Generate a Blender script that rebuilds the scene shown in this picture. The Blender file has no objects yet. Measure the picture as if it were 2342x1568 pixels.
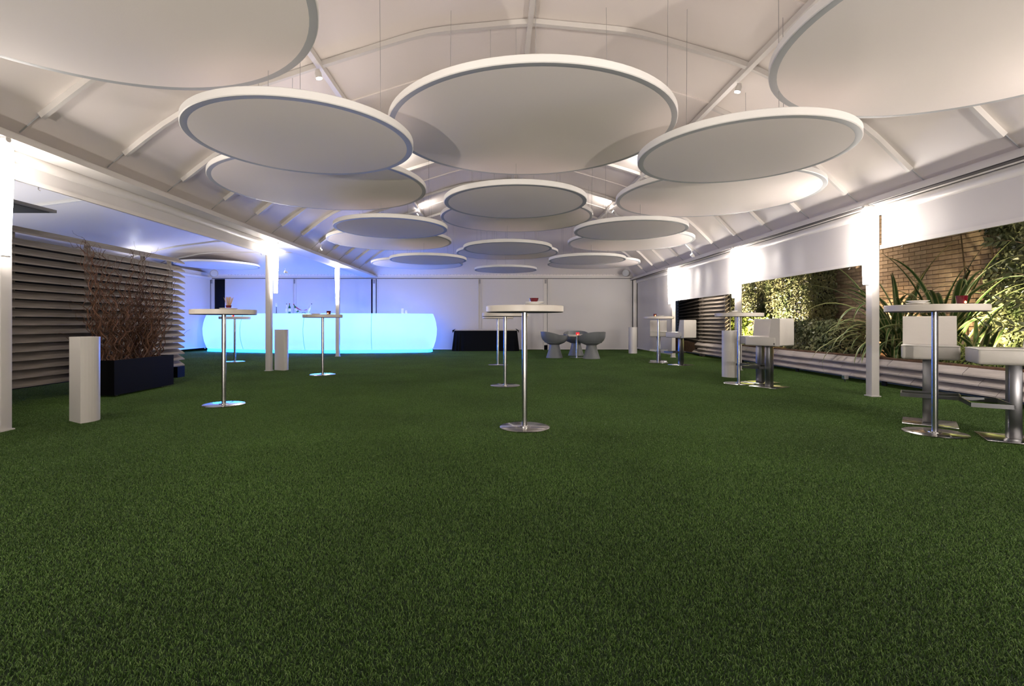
import bpy, math, random
from mathutils import Vector, Matrix, noise
random.seed(7)
PI = math.pi
F, CX, CY, EYE = 1150.0, 1135.0, 738.0, 0.95        # lens and eye height read off the photograph
sc = bpy.context.scene
col = sc.collection

# ------------------------------------------------------------------ camera
cam = bpy.data.cameras.new('camera')
cam.sensor_fit = 'HORIZONTAL'; cam.sensor_width = 36.0
cam.lens = F / 2342.0 * 36.0
cam.shift_x = (1171 - CX) / 2342.0
cam.shift_y = -(784 - CY) / 2342.0
cam.clip_start = 0.05; cam.clip_end = 200
camo = bpy.data.objects.new('camera', cam); col.objects.link(camo)
camo.location = (0, 0, EYE); camo.rotation_euler = (PI/2, 0, 0)
sc.camera = camo
# ------------------------------------------------------------------ world, exposure
w = bpy.data.worlds.new('night'); sc.world = w; w.use_nodes = True
bg = w.node_tree.nodes['Background']
bg.inputs[0].default_value = (0.35, 0.45, 0.7, 1); bg.inputs[1].default_value = 0.012
sc.view_settings.view_transform = 'Standard'; sc.view_settings.look = 'None'
sc.view_settings.gamma = 1.0; sc.view_settings.use_curve_mapping = False
sc.view_settings.exposure = 1.85
TUBE = 23.0          # radiance of the fluorescent shades
SPOT_UP = 0.25       # scale on the watts of the little ceiling spots
BAR = (0.14, 0.175, 0.95)
GARDEN = 1.1
BARLED = 3.0         # watts of each LED strip inside the bar

# ------------------------------------------------------------------ materials
def mat(name, color, rough=0.6, metal=0.0, emis=None, es=0.0, bump=None, var=None, trans=0.0, spec=0.5, coat=0.0):
    m = bpy.data.materials.new(name); m.use_nodes = True
    nt = m.node_tree; b = nt.nodes['Principled BSDF']
    b.inputs['Base Color'].default_value = (*color, 1)
    b.inputs['Roughness'].default_value = rough
    b.inputs['Metallic'].default_value = metal
    b.inputs['Specular IOR Level'].default_value = spec
    b.inputs['Coat Weight'].default_value = coat
    if trans: b.inputs['Transmission Weight'].default_value = trans
    if emis: b.inputs['Emission Color'].default_value = (*emis, 1); b.inputs['Emission Strength'].default_value = es
    if bump or var:
        tc = nt.nodes.new('ShaderNodeTexCoord')
    if var:   # (scale, (r,g,b) second colour, stretch xyz)
        mp = nt.nodes.new('ShaderNodeMapping'); mp.inputs['Scale'].default_value = var[2]
        nt.links.new(tc.outputs['Object'], mp.inputs[0])
        n = nt.nodes.new('ShaderNodeTexNoise'); n.inputs['Scale'].default_value = var[0]; n.inputs['Detail'].default_value = 5
        nt.links.new(mp.outputs[0], n.inputs['Vector'])
        r = nt.nodes.new('ShaderNodeValToRGB')
        r.color_ramp.elements[0].position = 0.3; r.color_ramp.elements[1].position = 0.7
        r.color_ramp.elements[0].color = (*color, 1); r.color_ramp.elements[1].color = (*var[1], 1)
        nt.links.new(n.outputs['Fac'], r.inputs[0]); nt.links.new(r.outputs[0], b.inputs['Base Color'])
    if bump:  # (scale, strength, stretch)
        mp2 = nt.nodes.new('ShaderNodeMapping'); mp2.inputs['Scale'].default_value = bump[2]
        nt.links.new(tc.outputs['Object'], mp2.inputs[0])
        n2 = nt.nodes.new('ShaderNodeTexNoise'); n2.inputs['Scale'].default_value = bump[0]; n2.inputs['Detail'].default_value = 4
        nt.links.new(mp2.outputs[0], n2.inputs['Vector'])
        bp = nt.nodes.new('ShaderNodeBump'); bp.inputs['Strength'].default_value = bump[1]; bp.inputs['Distance'].default_value = 0.02
        nt.links.new(n2.outputs['Fac'], bp.inputs['Height']); nt.links.new(bp.outputs[0], b.inputs['Normal'])
    return m
U = (1, 1, 1)
M = {}
M['membrane'] = mat('roof_membrane', (0.80, 0.74, 0.70), 0.42, bump=(1.2, 0.05, U), spec=0.35)
M['frame'] = mat('white_painted_metal', (0.66, 0.63, 0.60), 0.35)
M['disc'] = mat('disc_fabric', (0.88, 0.81, 0.77), 0.75, bump=(90, 0.03, U), spec=0.2)
M['rim'] = mat('disc_rim', (0.80, 0.78, 0.76), 0.5)
M['flange'] = mat('disc_flange', (0.42, 0.43, 0.44), 0.55)
M['blind'] = mat('blind_fabric', (0.60, 0.575, 0.56), 0.4, bump=(3, 0.06, (1, 1, 0.15)), spec=0.4)
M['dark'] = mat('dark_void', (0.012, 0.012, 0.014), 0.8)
M['steel'] = mat('brushed_steel', (0.50, 0.49, 0.48), 0.24, 1.0, bump=(60, 0.03, (1, 1, 8)))
M['mirror'] = mat('polished_steel', (0.70, 0.68, 0.66), 0.16, 1.0)
M['darksteel'] = mat('dark_brushed_steel', (0.20, 0.20, 0.21), 0.3, 1.0)
M['top'] = mat('white_laminate', (0.62, 0.57, 0.51), 0.4)
M['under'] = mat('dark_laminate', (0.035, 0.03, 0.03), 0.6)
M['leather'] = mat('white_leatherette', (0.55, 0.52, 0.48), 0.4, bump=(14, 0.12, U))
M['grey'] = mat('grey_moulded_plastic', (0.17, 0.18, 0.19), 0.42, bump=(160, 0.05, U))
M['wood'] = mat('weathered_grey_wood', (0.20, 0.17, 0.145), 0.7, var=(7, (0.31, 0.27, 0.235), (1.5, 0.35, 6)), bump=(12, 0.25, (3, 0.3, 8)))
M['plank'] = mat('pale_weathered_wood', (0.50, 0.45, 0.42), 0.65, var=(6, (0.34, 0.30, 0.28), (1.5, 0.5, 5)), bump=(12, 0.2, (3, 0.4, 8)))
M['black'] = mat('black_planter', (0.003, 0.003, 0.0035), 0.5, spec=0.12)
M['cloth'] = mat('black_cloth', (0.006, 0.007, 0.009), 0.9, spec=0.1)
M['pedestal'] = mat('white_polyethylene', (0.66, 0.63, 0.58), 0.35)
M['branch'] = mat('willow_bark', (0.15, 0.065, 0.032), 0.7, var=(9, (0.07, 0.035, 0.022), U))
M['pebble'] = mat('white_pebble', (0.75, 0.7, 0.62), 0.5)
M['soil'] = mat('soil', (0.09, 0.05, 0.03), 0.95, var=(14, (0.17, 0.09, 0.05), U), bump=(20, 0.6, U))
M['mortar'] = mat('mortar', (0.19, 0.14, 0.10), 0.9, bump=(40, 0.3, U))
M['leaf'] = mat('ivy_leaf', (0.06, 0.09, 0.03), 0.35, var=(3.0, (0.22, 0.22, 0.11), U))
M['leafb'] = mat('bamboo_leaf', (0.10, 0.16, 0.02), 0.45, var=(3, (0.2, 0.24, 0.05), U))
M['phor'] = mat('flax_green', (0.06, 0.12, 0.03), 0.4, bump=(30, 0.1, (1, 1, 0.1)))
M['phory'] = mat('flax_cream', (0.34, 0.33, 0.15), 0.4)
M['stem'] = mat('stem', (0.12, 0.08, 0.04), 0.8)
M['red'] = mat('red_glass', (0.10, 0.005, 0.012), 0.12, coat=0.5)
M['flame'] = mat('flame', (1, 0.4, 0.1), 0.5, emis=(1, 0.30, 0.06), es=5)
M['rededge'] = mat('lit_red_glass', (0.4, 0.01, 0.02), 0.15, emis=(1, 0.03, 0.05), es=0.25)
M['plate'] = mat('white_porcelain', (0.8, 0.78, 0.74), 0.2)
M['straw'] = mat('straw', (0.55, 0.36, 0.19), 0.7)
M['tube'] = mat('lit_tube_shade', (0.9, 0.9, 0.9), 0.5, emis=(1, 0.91, 0.83), es=TUBE)
M['spot'] = mat('lit_spot_lens', (0.9, 0.9, 0.9), 0.5, emis=(1, 0.95, 0.95), es=8)
M['bar'] = mat('glowing_polyethylene', (0.5, 0.6, 0.7), 0.4, emis=BAR, es=0.9)
_nt = M['bar'].node_tree; _b = _nt.nodes['Principled BSDF']; _t = _nt.nodes.new('ShaderNodeBsdfTranslucent'); _m = _nt.nodes.new('ShaderNodeMixShader')
_t.inputs[0].default_value = (.8, .9, 1, 1); _m.inputs[0].default_value = .6
_nt.links.new(_b.outputs[0], _m.inputs[1]); _nt.links.new(_t.outputs[0], _m.inputs[2]); _nt.links.new(_m.outputs[0], _nt.nodes['Material Output'].inputs[0])
M['barseam'] = mat('bar_seam', (0.2, 0.5, 0.8), 0.4, emis=(0.02, 0.10, 0.25), es=1.0)
M['barstep'] = mat('glowing_plinth', (0.2, 0.5, 0.8), 0.4, emis=(0.03, 0.5, 2.6), es=1.0)
M['greenglass'] = mat('green_glass', (0.01, 0.12, 0.03), 0.08, coat=0.5)
M['clearglass'] = mat('pale_glass', (0.62, 0.66, 0.75), 0.08, coat=0.5)
M['capred'] = mat('red_cap', (0.5, 0.02, 0.02), 0.4)
M['capblack'] = mat('black_cap', (0.02, 0.02, 0.02), 0.4)
M['label'] = mat('paper_label', (0.75, 0.72, 0.68), 0.6)
M['pink'] = mat('pink_cloth', (0.65, 0.08, 0.16), 0.8)
M['candle'] = mat('white_wax', (0.85, 0.8, 0.74), 0.5)
M['speaker'] = mat('grey_speaker', (0.28, 0.27, 0.27), 0.5)
M['flood'] = mat('lit_flood_lens', (1, 1, 1), 0.5, emis=(1, 0.90, 0.68), es=6)
M['floor'] = mat('turf_backing', (0.010, 0.026, 0.006), 0.95)
M['brick'] = []
for i, c in enumerate([(0.50, 0.37, 0.24), (0.56, 0.42, 0.28), (0.45, 0.33, 0.21)]):
    M['brick'].append(mat('brick_clay_%d' % i, c, 0.85, var=(12, (c[0]*.82, c[1]*.82, c[2]*.8), U), bump=(50, 0.3, U)))

# turf blades: colour differs from blade to blade
m = bpy.data.materials.new('turf_fibre'); m.use_nodes = True; nt = m.node_tree; b = nt.nodes['Principled BSDF']
at = nt.nodes.new('ShaderNodeAttribute'); at.attribute_name = 'tint'; at.attribute_type = 'GEOMETRY'
r = nt.nodes.new('ShaderNodeValToRGB')
r.color_ramp.elements[0].color = (0.019, 0.052, 0.012, 1); r.color_ramp.elements[1].color = (0.19, 0.29, 0.085, 1)
e = r.color_ramp.elements.new(0.55); e.color = (0.092, 0.188, 0.030, 1)
nt.links.new(at.outputs['Fac'], r.inputs[0])
tcg = nt.nodes.new('ShaderNodeNewGeometry'); ng = nt.nodes.new('ShaderNodeTexNoise'); ng.inputs['Scale'].default_value = 0.9; ng.inputs['Detail'].default_value = 3
nt.links.new(tcg.outputs['Position'], ng.inputs['Vector'])
mr = nt.nodes.new('ShaderNodeMapRange'); mr.inputs['From Min'].default_value = .3; mr.inputs['From Max'].default_value = .7
mr.inputs['To Min'].default_value = .78; mr.inputs['To Max'].default_value = 1.15
nt.links.new(ng.outputs['Fac'], mr.inputs['Value'])
mx = nt.nodes.new('ShaderNodeVectorMath'); mx.operation = 'SCALE'
nt.links.new(r.outputs[0], mx.inputs[0]); nt.links.new(mr.outputs[0], mx.inputs['Scale'])
nt.links.new(mx.outputs[0], b.inputs['Base Color']); b.inputs['Roughness'].default_value = 0.5; b.inputs['Specular IOR Level'].default_value = 0.35
M['turf'] = m

# ------------------------------------------------------------------ mesh helpers
class MB:
    def __init__(s): s.v = []; s.f = []; s.m = []; s.sm = []
    def add(s, vs, fs, mi=0, smooth=False):
        o = len(s.v); s.v += [tuple(p) for p in vs]
        for f in fs: s.f.append([i + o for i in f]); s.m.append(mi); s.sm.append(smooth)
        return s
    def box(s, x0, x1, y0, y1, z0, z1, mi=0):
        v = [(x, y, z) for z in (z0, z1) for y in (y0, y1) for x in (x0, x1)]
        return s.add(v, [(0, 2, 3, 1), (4, 5, 7, 6), (0, 1, 5, 4), (2, 6, 7, 3), (0, 4, 6, 2), (1, 3, 7, 5)], mi)
    def obox(s, c, ax, ay, az, mi=0):   # oriented box from centre and half-vectors
        c, ax, ay, az = map(Vector, (c, ax, ay, az))
        v = [c + ax*i + ay*j + az*k for k in (-1, 1) for j in (-1, 1) for i in (-1, 1)]
        return s.add(v, [(0, 2, 3, 1), (4, 5, 7, 6), (0, 1, 5, 4), (2, 6, 7, 3), (0, 4, 6, 2), (1, 3, 7, 5)], mi)
    def rbox(s, x0, x1, y0, y1, z0, z1, r=0.02, mi=0, n=3):   # box rounded on all edges (superellipsoid-like sections)
        zs = []
        for k in range(n+1): a = PI/2*k/n; zs.append((z0 + r - r*math.cos(a), r*(1-math.sin(a))))
        zs = zs + [(z0+z1-z, i) for z, i in reversed(zs)]
        rings = []
        for z, ins in zs:
            ring = []
            for cx, cy, a0 in ((x1-r, y1-r, 0), (x0+r, y1-r, PI/2), (x0+r, y0+r, PI), (x1-r, y0+r, 1.5*PI)):
                for k in range(n+1):
                    a = a0 + PI/2*k/n; ring.append((cx + (r-ins)*math.cos(a), cy + (r-ins)*math.sin(a), z))
            rings.append(ring)
        return s.rings(rings, True, True, mi, True)
    def rings(s, rings, cap0=False, cap1=False, mi=0, smooth=True, closed=True):
        n = len(rings[0]); vs = [p for r_ in rings for p in r_]; fs = []
        for i in range(len(rings)-1):
            for j in range(n if closed else n-1):
                k = (j+1) % n; fs.append((i*n+j, i*n+k, (i+1)*n+k, (i+1)*n+j))
        s.add(vs, fs, mi, smooth)
        o = len(s.v) - len(vs)
        if cap0: s.f.append([o+j for j in reversed(range(n))]); s.m.append(mi); s.sm.append(False)
        if cap1: s.f.append([o+(len(rings)-1)*n+j for j in range(n)]); s.m.append(mi); s.sm.append(False)
        return s
    def lathe(s, prof, n=32, mi=0, c=(0, 0, 0), cap=True, smooth=True):
        rings = [[(c[0]+r_*math.cos(2*PI*j/n), c[1]+r_*math.sin(2*PI*j/n), c[2]+z) for j in range(n)] for r_, z in prof]
        return s.rings(rings, cap, cap, mi, smooth)
    def cyl(s, r_, z0, z1, n=24, mi=0, c=(0, 0, 0)):
        rings = [[(c[0]+r_*math.cos(2*PI*j/n), c[1]+r_*math.sin(2*PI*j/n), c[2]+z) for j in range(n)] for z in (z0, z1)]
        return s.rings(rings, True, True, mi, True)
    def tube(s, pts, rad, n=6, mi=0, cap=True):
        pts = [Vector(p) for p in pts]; N = len(pts)
        if not hasattr(rad, '__len__'): rad = [rad]*N
        up = None; rings = []
        for i, p in enumerate(pts):
            d = (pts[min(i+1, N-1)] - pts[max(i-1, 0)]).normalized()
            if up is None:
                up = d.orthogonal().normalized()
            up = (up - d*up.dot(d))
            if up.length < 1e-6: up = d.orthogonal()
            up.normalize(); sd = d.cross(up)
            rings.append([tuple(p + (up*math.cos(2*PI*j/n) + sd*math.sin(2*PI*j/n))*rad[i]) for j in range(n)])
        return s.rings(rings, cap, cap, mi, True)
    def prism(s, poly, z0, z1, mi=0, smooth=False):
        return s.rings([[(x, y, z) for x, y in poly] for z in (z0, z1)], True, True, mi, smooth)
    def mesh(s, name, mats):
        me = bpy.data.meshes.new(name); me.from_pydata(s.v, [], s.f)
        for m_ in (mats if isinstance(mats, (list, tuple)) else [mats]): me.materials.append(m_)
        me.polygons.foreach_set('material_index', s.m); me.polygons.foreach_set('use_smooth', s.sm); me.update()
        if any(s.sm) and len(s.f) < 60000: me.set_sharp_from_angle(angle=math.radians(38))
        return me
    def build(s, name, mats, parent=None, **kw):
        o = bpy.data.objects.new(name, s.mesh(name, mats)); col.objects.link(o)
        if parent: o.parent = parent
        for k, v in kw.items(): o[k] = v
        return o
def tag(o, label, cat, group=None, kind=None):
    o['label'] = label; o['category'] = cat
    if group: o['group'] = group
    if kind: o['kind'] = kind
    return o
def thing(name, label, cat, loc=(0, 0, 0), rz=0, group=None):
    o = bpy.data.objects.new(name, None); o.empty_display_size = .1; col.objects.link(o)
    o.location = loc; o.rotation_euler = (0, 0, rz)
    return tag(o, label, cat, group)
def dup(root, loc, rz=0, label=None, group=None, scale=None):
    r_ = root.copy(); col.objects.link(r_); r_.location = loc; r_.rotation_euler = (0, 0, rz)
    if label: r_['label'] = label
    if group: r_['group'] = group
    if scale: r_.scale = scale
    for ch in list(root.children):
        c = ch.copy(); col.objects.link(c); c.parent = r_
        for g in list(ch.children):
            d = g.copy(); col.objects.link(d); d.parent = c
    return r_
def inst(src, parent, loc=(0, 0, 0), rot=(0, 0, 0)):
    c = src.copy(); col.objects.link(c); c.parent = parent; c.location = loc; c.rotation_euler = rot; return c
def struct(name, mb, m_, **kw): return mb.build(name, m_, None, kind='structure', **kw)
def G(px, py):                       # a point on the turf
    Y = F*EYE/(py-CY); return Vector(((px-CX)*Y/F, Y, 0))
def Zw(z): return z + EYE            # height above the eye -> height above the turf
def interp(P, t):
    if t <= P[0][0]: return P[0][1]
    for (a, za), (b_, zb) in zip(P, P[1:]):
        if t <= b_:
            return za + (zb-za)*(t-a)/(b_-a)
    return P[-1][1]
def smoothprof(P, n=48):             # round the corners of a profile
    T = P[-1][0]; raw = [interp(P, T*i/n) for i in range(n+1)]
    for _ in range(5):
        raw = [raw[0]] + [(raw[i-1]+2*raw[i]+raw[i+1])/4 for i in range(1, n)] + [raw[n]]
    return [(T*i/n, raw[i]) for i in range(n+1)]

# ------------------------------------------------------------------ floor and turf
YB = 17.6
struct('floor', MB().box(-13, 6.2, -4, 19.6, -0.10, -0.008), M['floor'])
tb = MB(); tints = []
NB = 12500; S = 0.5
rt = random.Random(3)
for i in range(NB):
    x = rt.uniform(-S/2, S/2); y = rt.uniform(-S/2, S/2); a = rt.uniform(0, 2*PI); h = rt.uniform(.008, .013)
    wd = rt.uniform(.0007, .0013); ln = rt.uniform(.002, .010); t = rt.random()
    dx, dy = math.cos(a), math.sin(a); b2 = rt.uniform(0, 2*PI); ex, ey = math.cos(b2)*wd, math.sin(b2)*wd
    z0 = -.008
    v = [(x-ex, y-ey, z0), (x+ex, y+ey, z0), (x+dx*ln*.35+ex, y+dy*ln*.35+ey, z0+h*.62), (x+dx*ln*.35-ex, y+dy*ln*.35-ey, z0+h*.62),
         (x+dx*ln*1.1, y+dy*ln*1.1, z0+h*(1.0 if ln < .009 else .85))]
    tb.add(v, [(0, 1, 2, 3), (3, 2, 4)]); tints += [t]*5
turf = tb.build('turf_pile', M['turf'])
tag(turf, 'dense short green artificial turf covering the whole floor', 'grass', kind='stuff')
at_ = turf.data.attributes.new('tint', 'FLOAT', 'POINT'); at_.data.foreach_set('value', tints)
ng_ = bpy.data.node_groups.new('spread_turf', 'GeometryNodeTree')
ng_.interface.new_socket('Geometry', in_out='INPUT', socket_type='NodeSocketGeometry')
ng_.interface.new_socket('Geometry', in_out='OUTPUT', socket_type='NodeSocketGeometry')
N = ng_.nodes; L = ng_.links
gi = N.new('NodeGroupInput'); go = N.new('NodeGroupOutput')
gr = N.new('GeometryNodeMeshGrid'); W_, H_ = 18.5, 21.0
gr.inputs['Size X'].default_value = W_; gr.inputs['Size Y'].default_value = H_
gr.inputs['Vertices X'].default_value = int(W_/S)+1; gr.inputs['Vertices Y'].default_value = int(H_/S)+1
st = N.new('GeometryNodeTransform'); st.inputs['Translation'].default_value = (5.9-.25-W_/2+.25, -3.5+H_/2, 0)
iop = N.new('GeometryNodeInstanceOnPoints')
rv = N.new('FunctionNodeRandomValue'); rv.data_type = 'INT'
for k in rv.inputs:
    if k.type == 'INT' and k.name == 'Min': k.default_value = 0
    if k.type == 'INT' and k.name == 'Max': k.default_value = 3
mu = N.new('ShaderNodeMath'); mu.operation = 'MULTIPLY'; mu.inputs[1].default_value = PI/2
cb = N.new('ShaderNodeCombineXYZ')
L.new(gr.outputs['Mesh'], st.inputs['Geometry']); L.new(st.outputs['Geometry'], iop.inputs['Points'])
L.new(gi.outputs[0], iop.inputs['Instance'])
L.new([o for o in rv.outputs if o.type == 'INT'][0], mu.inputs[0]); L.new(mu.outputs[0], cb.inputs['Z'])
L.new(cb.outputs[0], iop.inputs['Rotation']); L.new(iop.outputs[0], go.inputs[0])
md = turf.modifiers.new('spread', 'NODES'); md.node_group = ng_

# ------------------------------------------------------------------ main roof
XR, XL = 4.86, -4.40
PR = smoothprof([(0, 1.58), (.16, 1.70), (.70, 2.26), (2.03, 2.94), (3.3, 3.31), (4.48, 3.42)])
PL = smoothprof([(0, 1.74), (.12, 1.86), (.85, 2.42), (2.43, 2.94), (3.6, 3.31), (4.78, 3.42)])
PBK = smoothprof([(0, 1.64), (.16, 1.74), (.70, 2.26), (2.03, 2.94), (4.48, 3.42)])
def roof(x, y): return Zw(min(interp(PR, XR-x), interp(PL, x-XL), interp(PBK, YB-y)))
def sheet(x0, x1, y0, y1, nx, ny, fn, th=0.012):
    mb = MB(); vs = []; fs = []
    for k in (0, 1):
        for j in range(ny+1):
            for i in range(nx+1):
                x = x0+(x1-x0)*i/nx; y = y0+(y1-y0)*j/ny; vs.append((x, y, fn(x, y)+k*th))
    n = (nx+1)*(ny+1)
    for j in range(ny):
        for i in range(nx):
            a = j*(nx+1)+i; fs.append((a, a+nx+1, a+nx+2, a+1)); fs.append((n+a, n+a+1, n+a+nx+2, n+a+nx+1))
    mb.add(vs, fs, 0, True); return mb
ceil = struct('ceiling', sheet(XL, XR, -3, YB, 92, 150, roof), M['membrane'])
def ribcurve(y, x0, x1, n, off):
    return [(x0+(x1-x0)*i/n, y, roof(x0+(x1-x0)*i/n, y)-off) for i in range(n+1)]
def sweepbox(mb, pts, hw, hh, mi=0):    # rectangular bar along pts lying in an xz plane (width along y)
    rings = []
    for i, p in enumerate(pts):
        d = (Vector(pts[min(i+1, len(pts)-1)]) - Vector(pts[max(i-1, 0)])).normalized()
        nrm = Vector((-d.z, 0, d.x)).normalized(); yv = Vector((0, 1, 0)); p = Vector(p)
        rings.append([tuple(p+yv*hw+nrm*hh), tuple(p-yv*hw+nrm*hh), tuple(p-yv*hw-nrm*hh), tuple(p+yv*hw-nrm*hh)])
    return mb.rings(rings, True, True, mi, False)
for k in range(-7, 12):
    y = 4.62 + 1.04*k
    if y < -2.8 or y > 17.2: continue
    # lower bars, stopping short of the eaves, with a thin cord on to the gutter
    for (xa, xb, xe) in ((-4.18, -2.0, XL+.02), (4.66, 2.85, XR-.02)):
        if roof(xa, y) < Zw(interp(PBK, YB-y)) - .03 and y < 16.9:
            b_ = MB(); sweepbox(b_, ribcurve(y, xa, xb, 10, .035), .022, .028); b_.build('rafter', M['frame'], ceil)
            c_ = MB(); c_.tube(ribcurve(y, xe, xa, 3, .012), .006, 5); c_.build('cord', M['flange'], ceil)
    if y < 15.2:
        b_ = MB()
        if k % 2 == 1: sweepbox(b_, ribcurve(y, -1.98, 2.84, 24, .035), .030, .028); b_.build('rib', M['frame'], ceil)
        else: sweepbox(b_, ribcurve(y, -1.98, 2.84, 24, .005), .020, .010); b_.build('welded_seam', M['membrane'], ceil)
for x, hw in ((-1.98, .03), (2.84, .03), (.38, .028)):
    yend = 15.4 if abs(x) > 1 else 13.2
    b_ = MB(); b_.box(x-hw, x+hw, -2.9, yend, roof(x, 5)-.085, roof(x, 5)-.02); b_.build('purlin', M['frame'], ceil)
# laced edge of the membrane over the back wall
b_ = MB(); b_.box(XL-5.4, XR, YB-.06, YB-.03, Zw(1.64), Zw(1.86)); band = struct('trim_1', b_, M['membrane'])
ey = MB(); ey.tube([(0, 0, 0), (0, -.012, 0)], .017, 8)
n_ey = 62
for i in range(n_ey):
    x = -9.4 + i*(4.7+9.4)/(n_ey-1)
    o = ey.build('eyelet', M['dark'], band) if i == 0 else inst(e0, band)
    if i == 0: e0 = o
    o.location = (x, YB-.06, Zw(1.755) + .008*math.sin(i*1.7))
lc = MB()
for i in range(n_ey-1):
    x = -9.4 + i*(4.7+9.4)/(n_ey-1); xn = x + 14.1/(n_ey-1)
    lc.tube([(x, YB-.07, Zw(1.755)), (x+.08, YB-.075, Zw(1.66))], .004, 4); lc.tube([(xn-.08, YB-.075, Zw(1.66)), (xn, YB-.07, Zw(1.755))], .004, 4)
lc.build('lacing', M['speaker'], band, kind='stuff')

# beams / gutters
def beam(name, x0, x1, y0, y1, zt, zb):
    b_ = MB(); b_.box(x0, x1, y0, y1, zb, zt); return struct(name, b_, M['frame'])
bl = beam('trim_2', -4.60, -4.16, -3, YB, Zw(1.635), Zw(1.58))
MB().box(-4.58, -4.30, -3, YB, Zw(1.635), Zw(1.70)).build('upper_lip', M['frame'], bl)
br = beam('trim_3', 4.69, 5.0, -3, YB, Zw(1.54), Zw(1.49))
MB().box(4.80, 4.98, -3, YB, Zw(1.54), Zw(1.60)).build('upper_lip', M['frame'], br)
MB().box(4.70, 4.78, -3, YB, Zw(1.48), Zw(1.49)).build('painted_shadow_strip', M['under'], br)  # solid dark strip in place of the shaded line under the gutter
bb = beam('trim_4', -10.1, 5.0, YB, YB+.12, Zw(1.66), Zw(1.54))
MB().box(-10.05, 4.95, YB-.01, YB, Zw(1.545), Zw(1.565)).build('painted_shadow_line', M['under'], bb)  # dark strip laid on the beam to stand for a line of shade

# walls outside the blinds, all dark night beyond
wb = struct('wall_back', MB().box(-12.8, 6.1, YB+.45, YB+.5, 0, 2.7), M['dark'])
struct('wall_front', MB().box(-10.2, 5.0, -3.1, -3.0, 0, 2.7), M['blind'])

# ------------------------------------------------------------------ posts
def post(x, y, label, zt, sx=.10, sy=.11):
    t = thing('tent_post', label, 'post', (x, y, 0), group='square tent posts')
    MB().rbox(-sx/2, sx/2, -sy/2, sy/2, .0, zt, .008).build('shaft', M['frame'], t)
    MB().box(-sx/2-.012, sx/2+.012, -sy/2-.012, sy/2+.012, 0, .012).build('foot_plate', M['frame'], t)
    return t
LP = [(-4.365, 4.43, 'white square tent post at the left edge, behind the tall white pedestal'),
      (-4.51, 9.98, 'white square tent post before the left part of the bar, pedestal at its foot'),
      (-4.49, 14.25, 'white square tent post standing close in front of the middle of the bar')]
RP = [(4.88, 6.52, 'white square tent post nearest on the right, in front of the striped flax'),
      (4.88, 10.14, 'white square tent post behind the high table with two side-on stools'),
      (4.87, 13.85, 'white square tent post beside the full-length blind on the right')]
for x, y, l in LP: post(x, y, l, Zw(1.58))
for x, y, l in RP: post(x, y, l, Zw(1.50))
post(4.83, 17.52, 'white corner post where the right blind meets the back wall', Zw(1.53), .12, .06)
# ------------------------------------------------------------------ tube lamps
def tubelamp(x, y, zt, label, bx):
    t = thing('tube_lamp', label, 'lamp', (x, y, Zw(zt)-.97), group='lit tube lamps on the tent posts')
    sh = MB(); sh.lathe([(.030, .0), (.034, .01), (.040, .25), (.050, .55), (.056, .80), (.052, .93), (.03, .95)], 20)
    sh.build('shade', M['tube'], t)
    MB().lathe([(.031, -.012), (.033, 0)], 16).build('end_cap', M['frame'], t)
    br_ = MB(); br_.cyl(.018, .95, 1.0); br_.tube([(0, 0, .985), (bx, 0, .985)], .016, 8)
    br_.build('bracket', M['frame'], t)
    cl = MB(); cl.tube([(-.07 if bx > 0 else .07, -.045, .985), (.06 if bx > 0 else -.06, -.045, .985)], .026, 12); cl.build('clamp', M['frame'], t)
    return t
tubelamp(-4.235, 4.34, 1.55, 'bright white tube lamp at the left edge of the picture', -.10)
tubelamp(-4.365, 9.95, 1.555, 'bright white tube lamp on the post left of centre, before the bar', -.10)
tubelamp(-4.47, 14.12, 1.555, 'bright white tube lamp on the post close before the bar', -.03)
tubelamp(4.72, 6.42, 1.46, 'bright white tube lamp on the nearest right post by the flax', .11)
tubelamp(4.745, 10.05, 1.47, 'bright white tube lamp on the second right post, above a high table', .10)
tubelamp(4.745, 13.75, 1.49, 'bright white tube lamp on the farthest right post by the full-length blind', .10)
for x, y, z, l in ((4.72, 3.0, 1.46, 'tube lamp outside the picture, right of the edge stool'), (4.72, -.5, 1.46, 'tube lamp behind the photographer on the right'), (-4.24, -1.0, 1.55, 'tube lamp behind the photographer on the left')):
    tubelamp(x, y, z, l, -.1 if x < 0 else .1)

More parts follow.
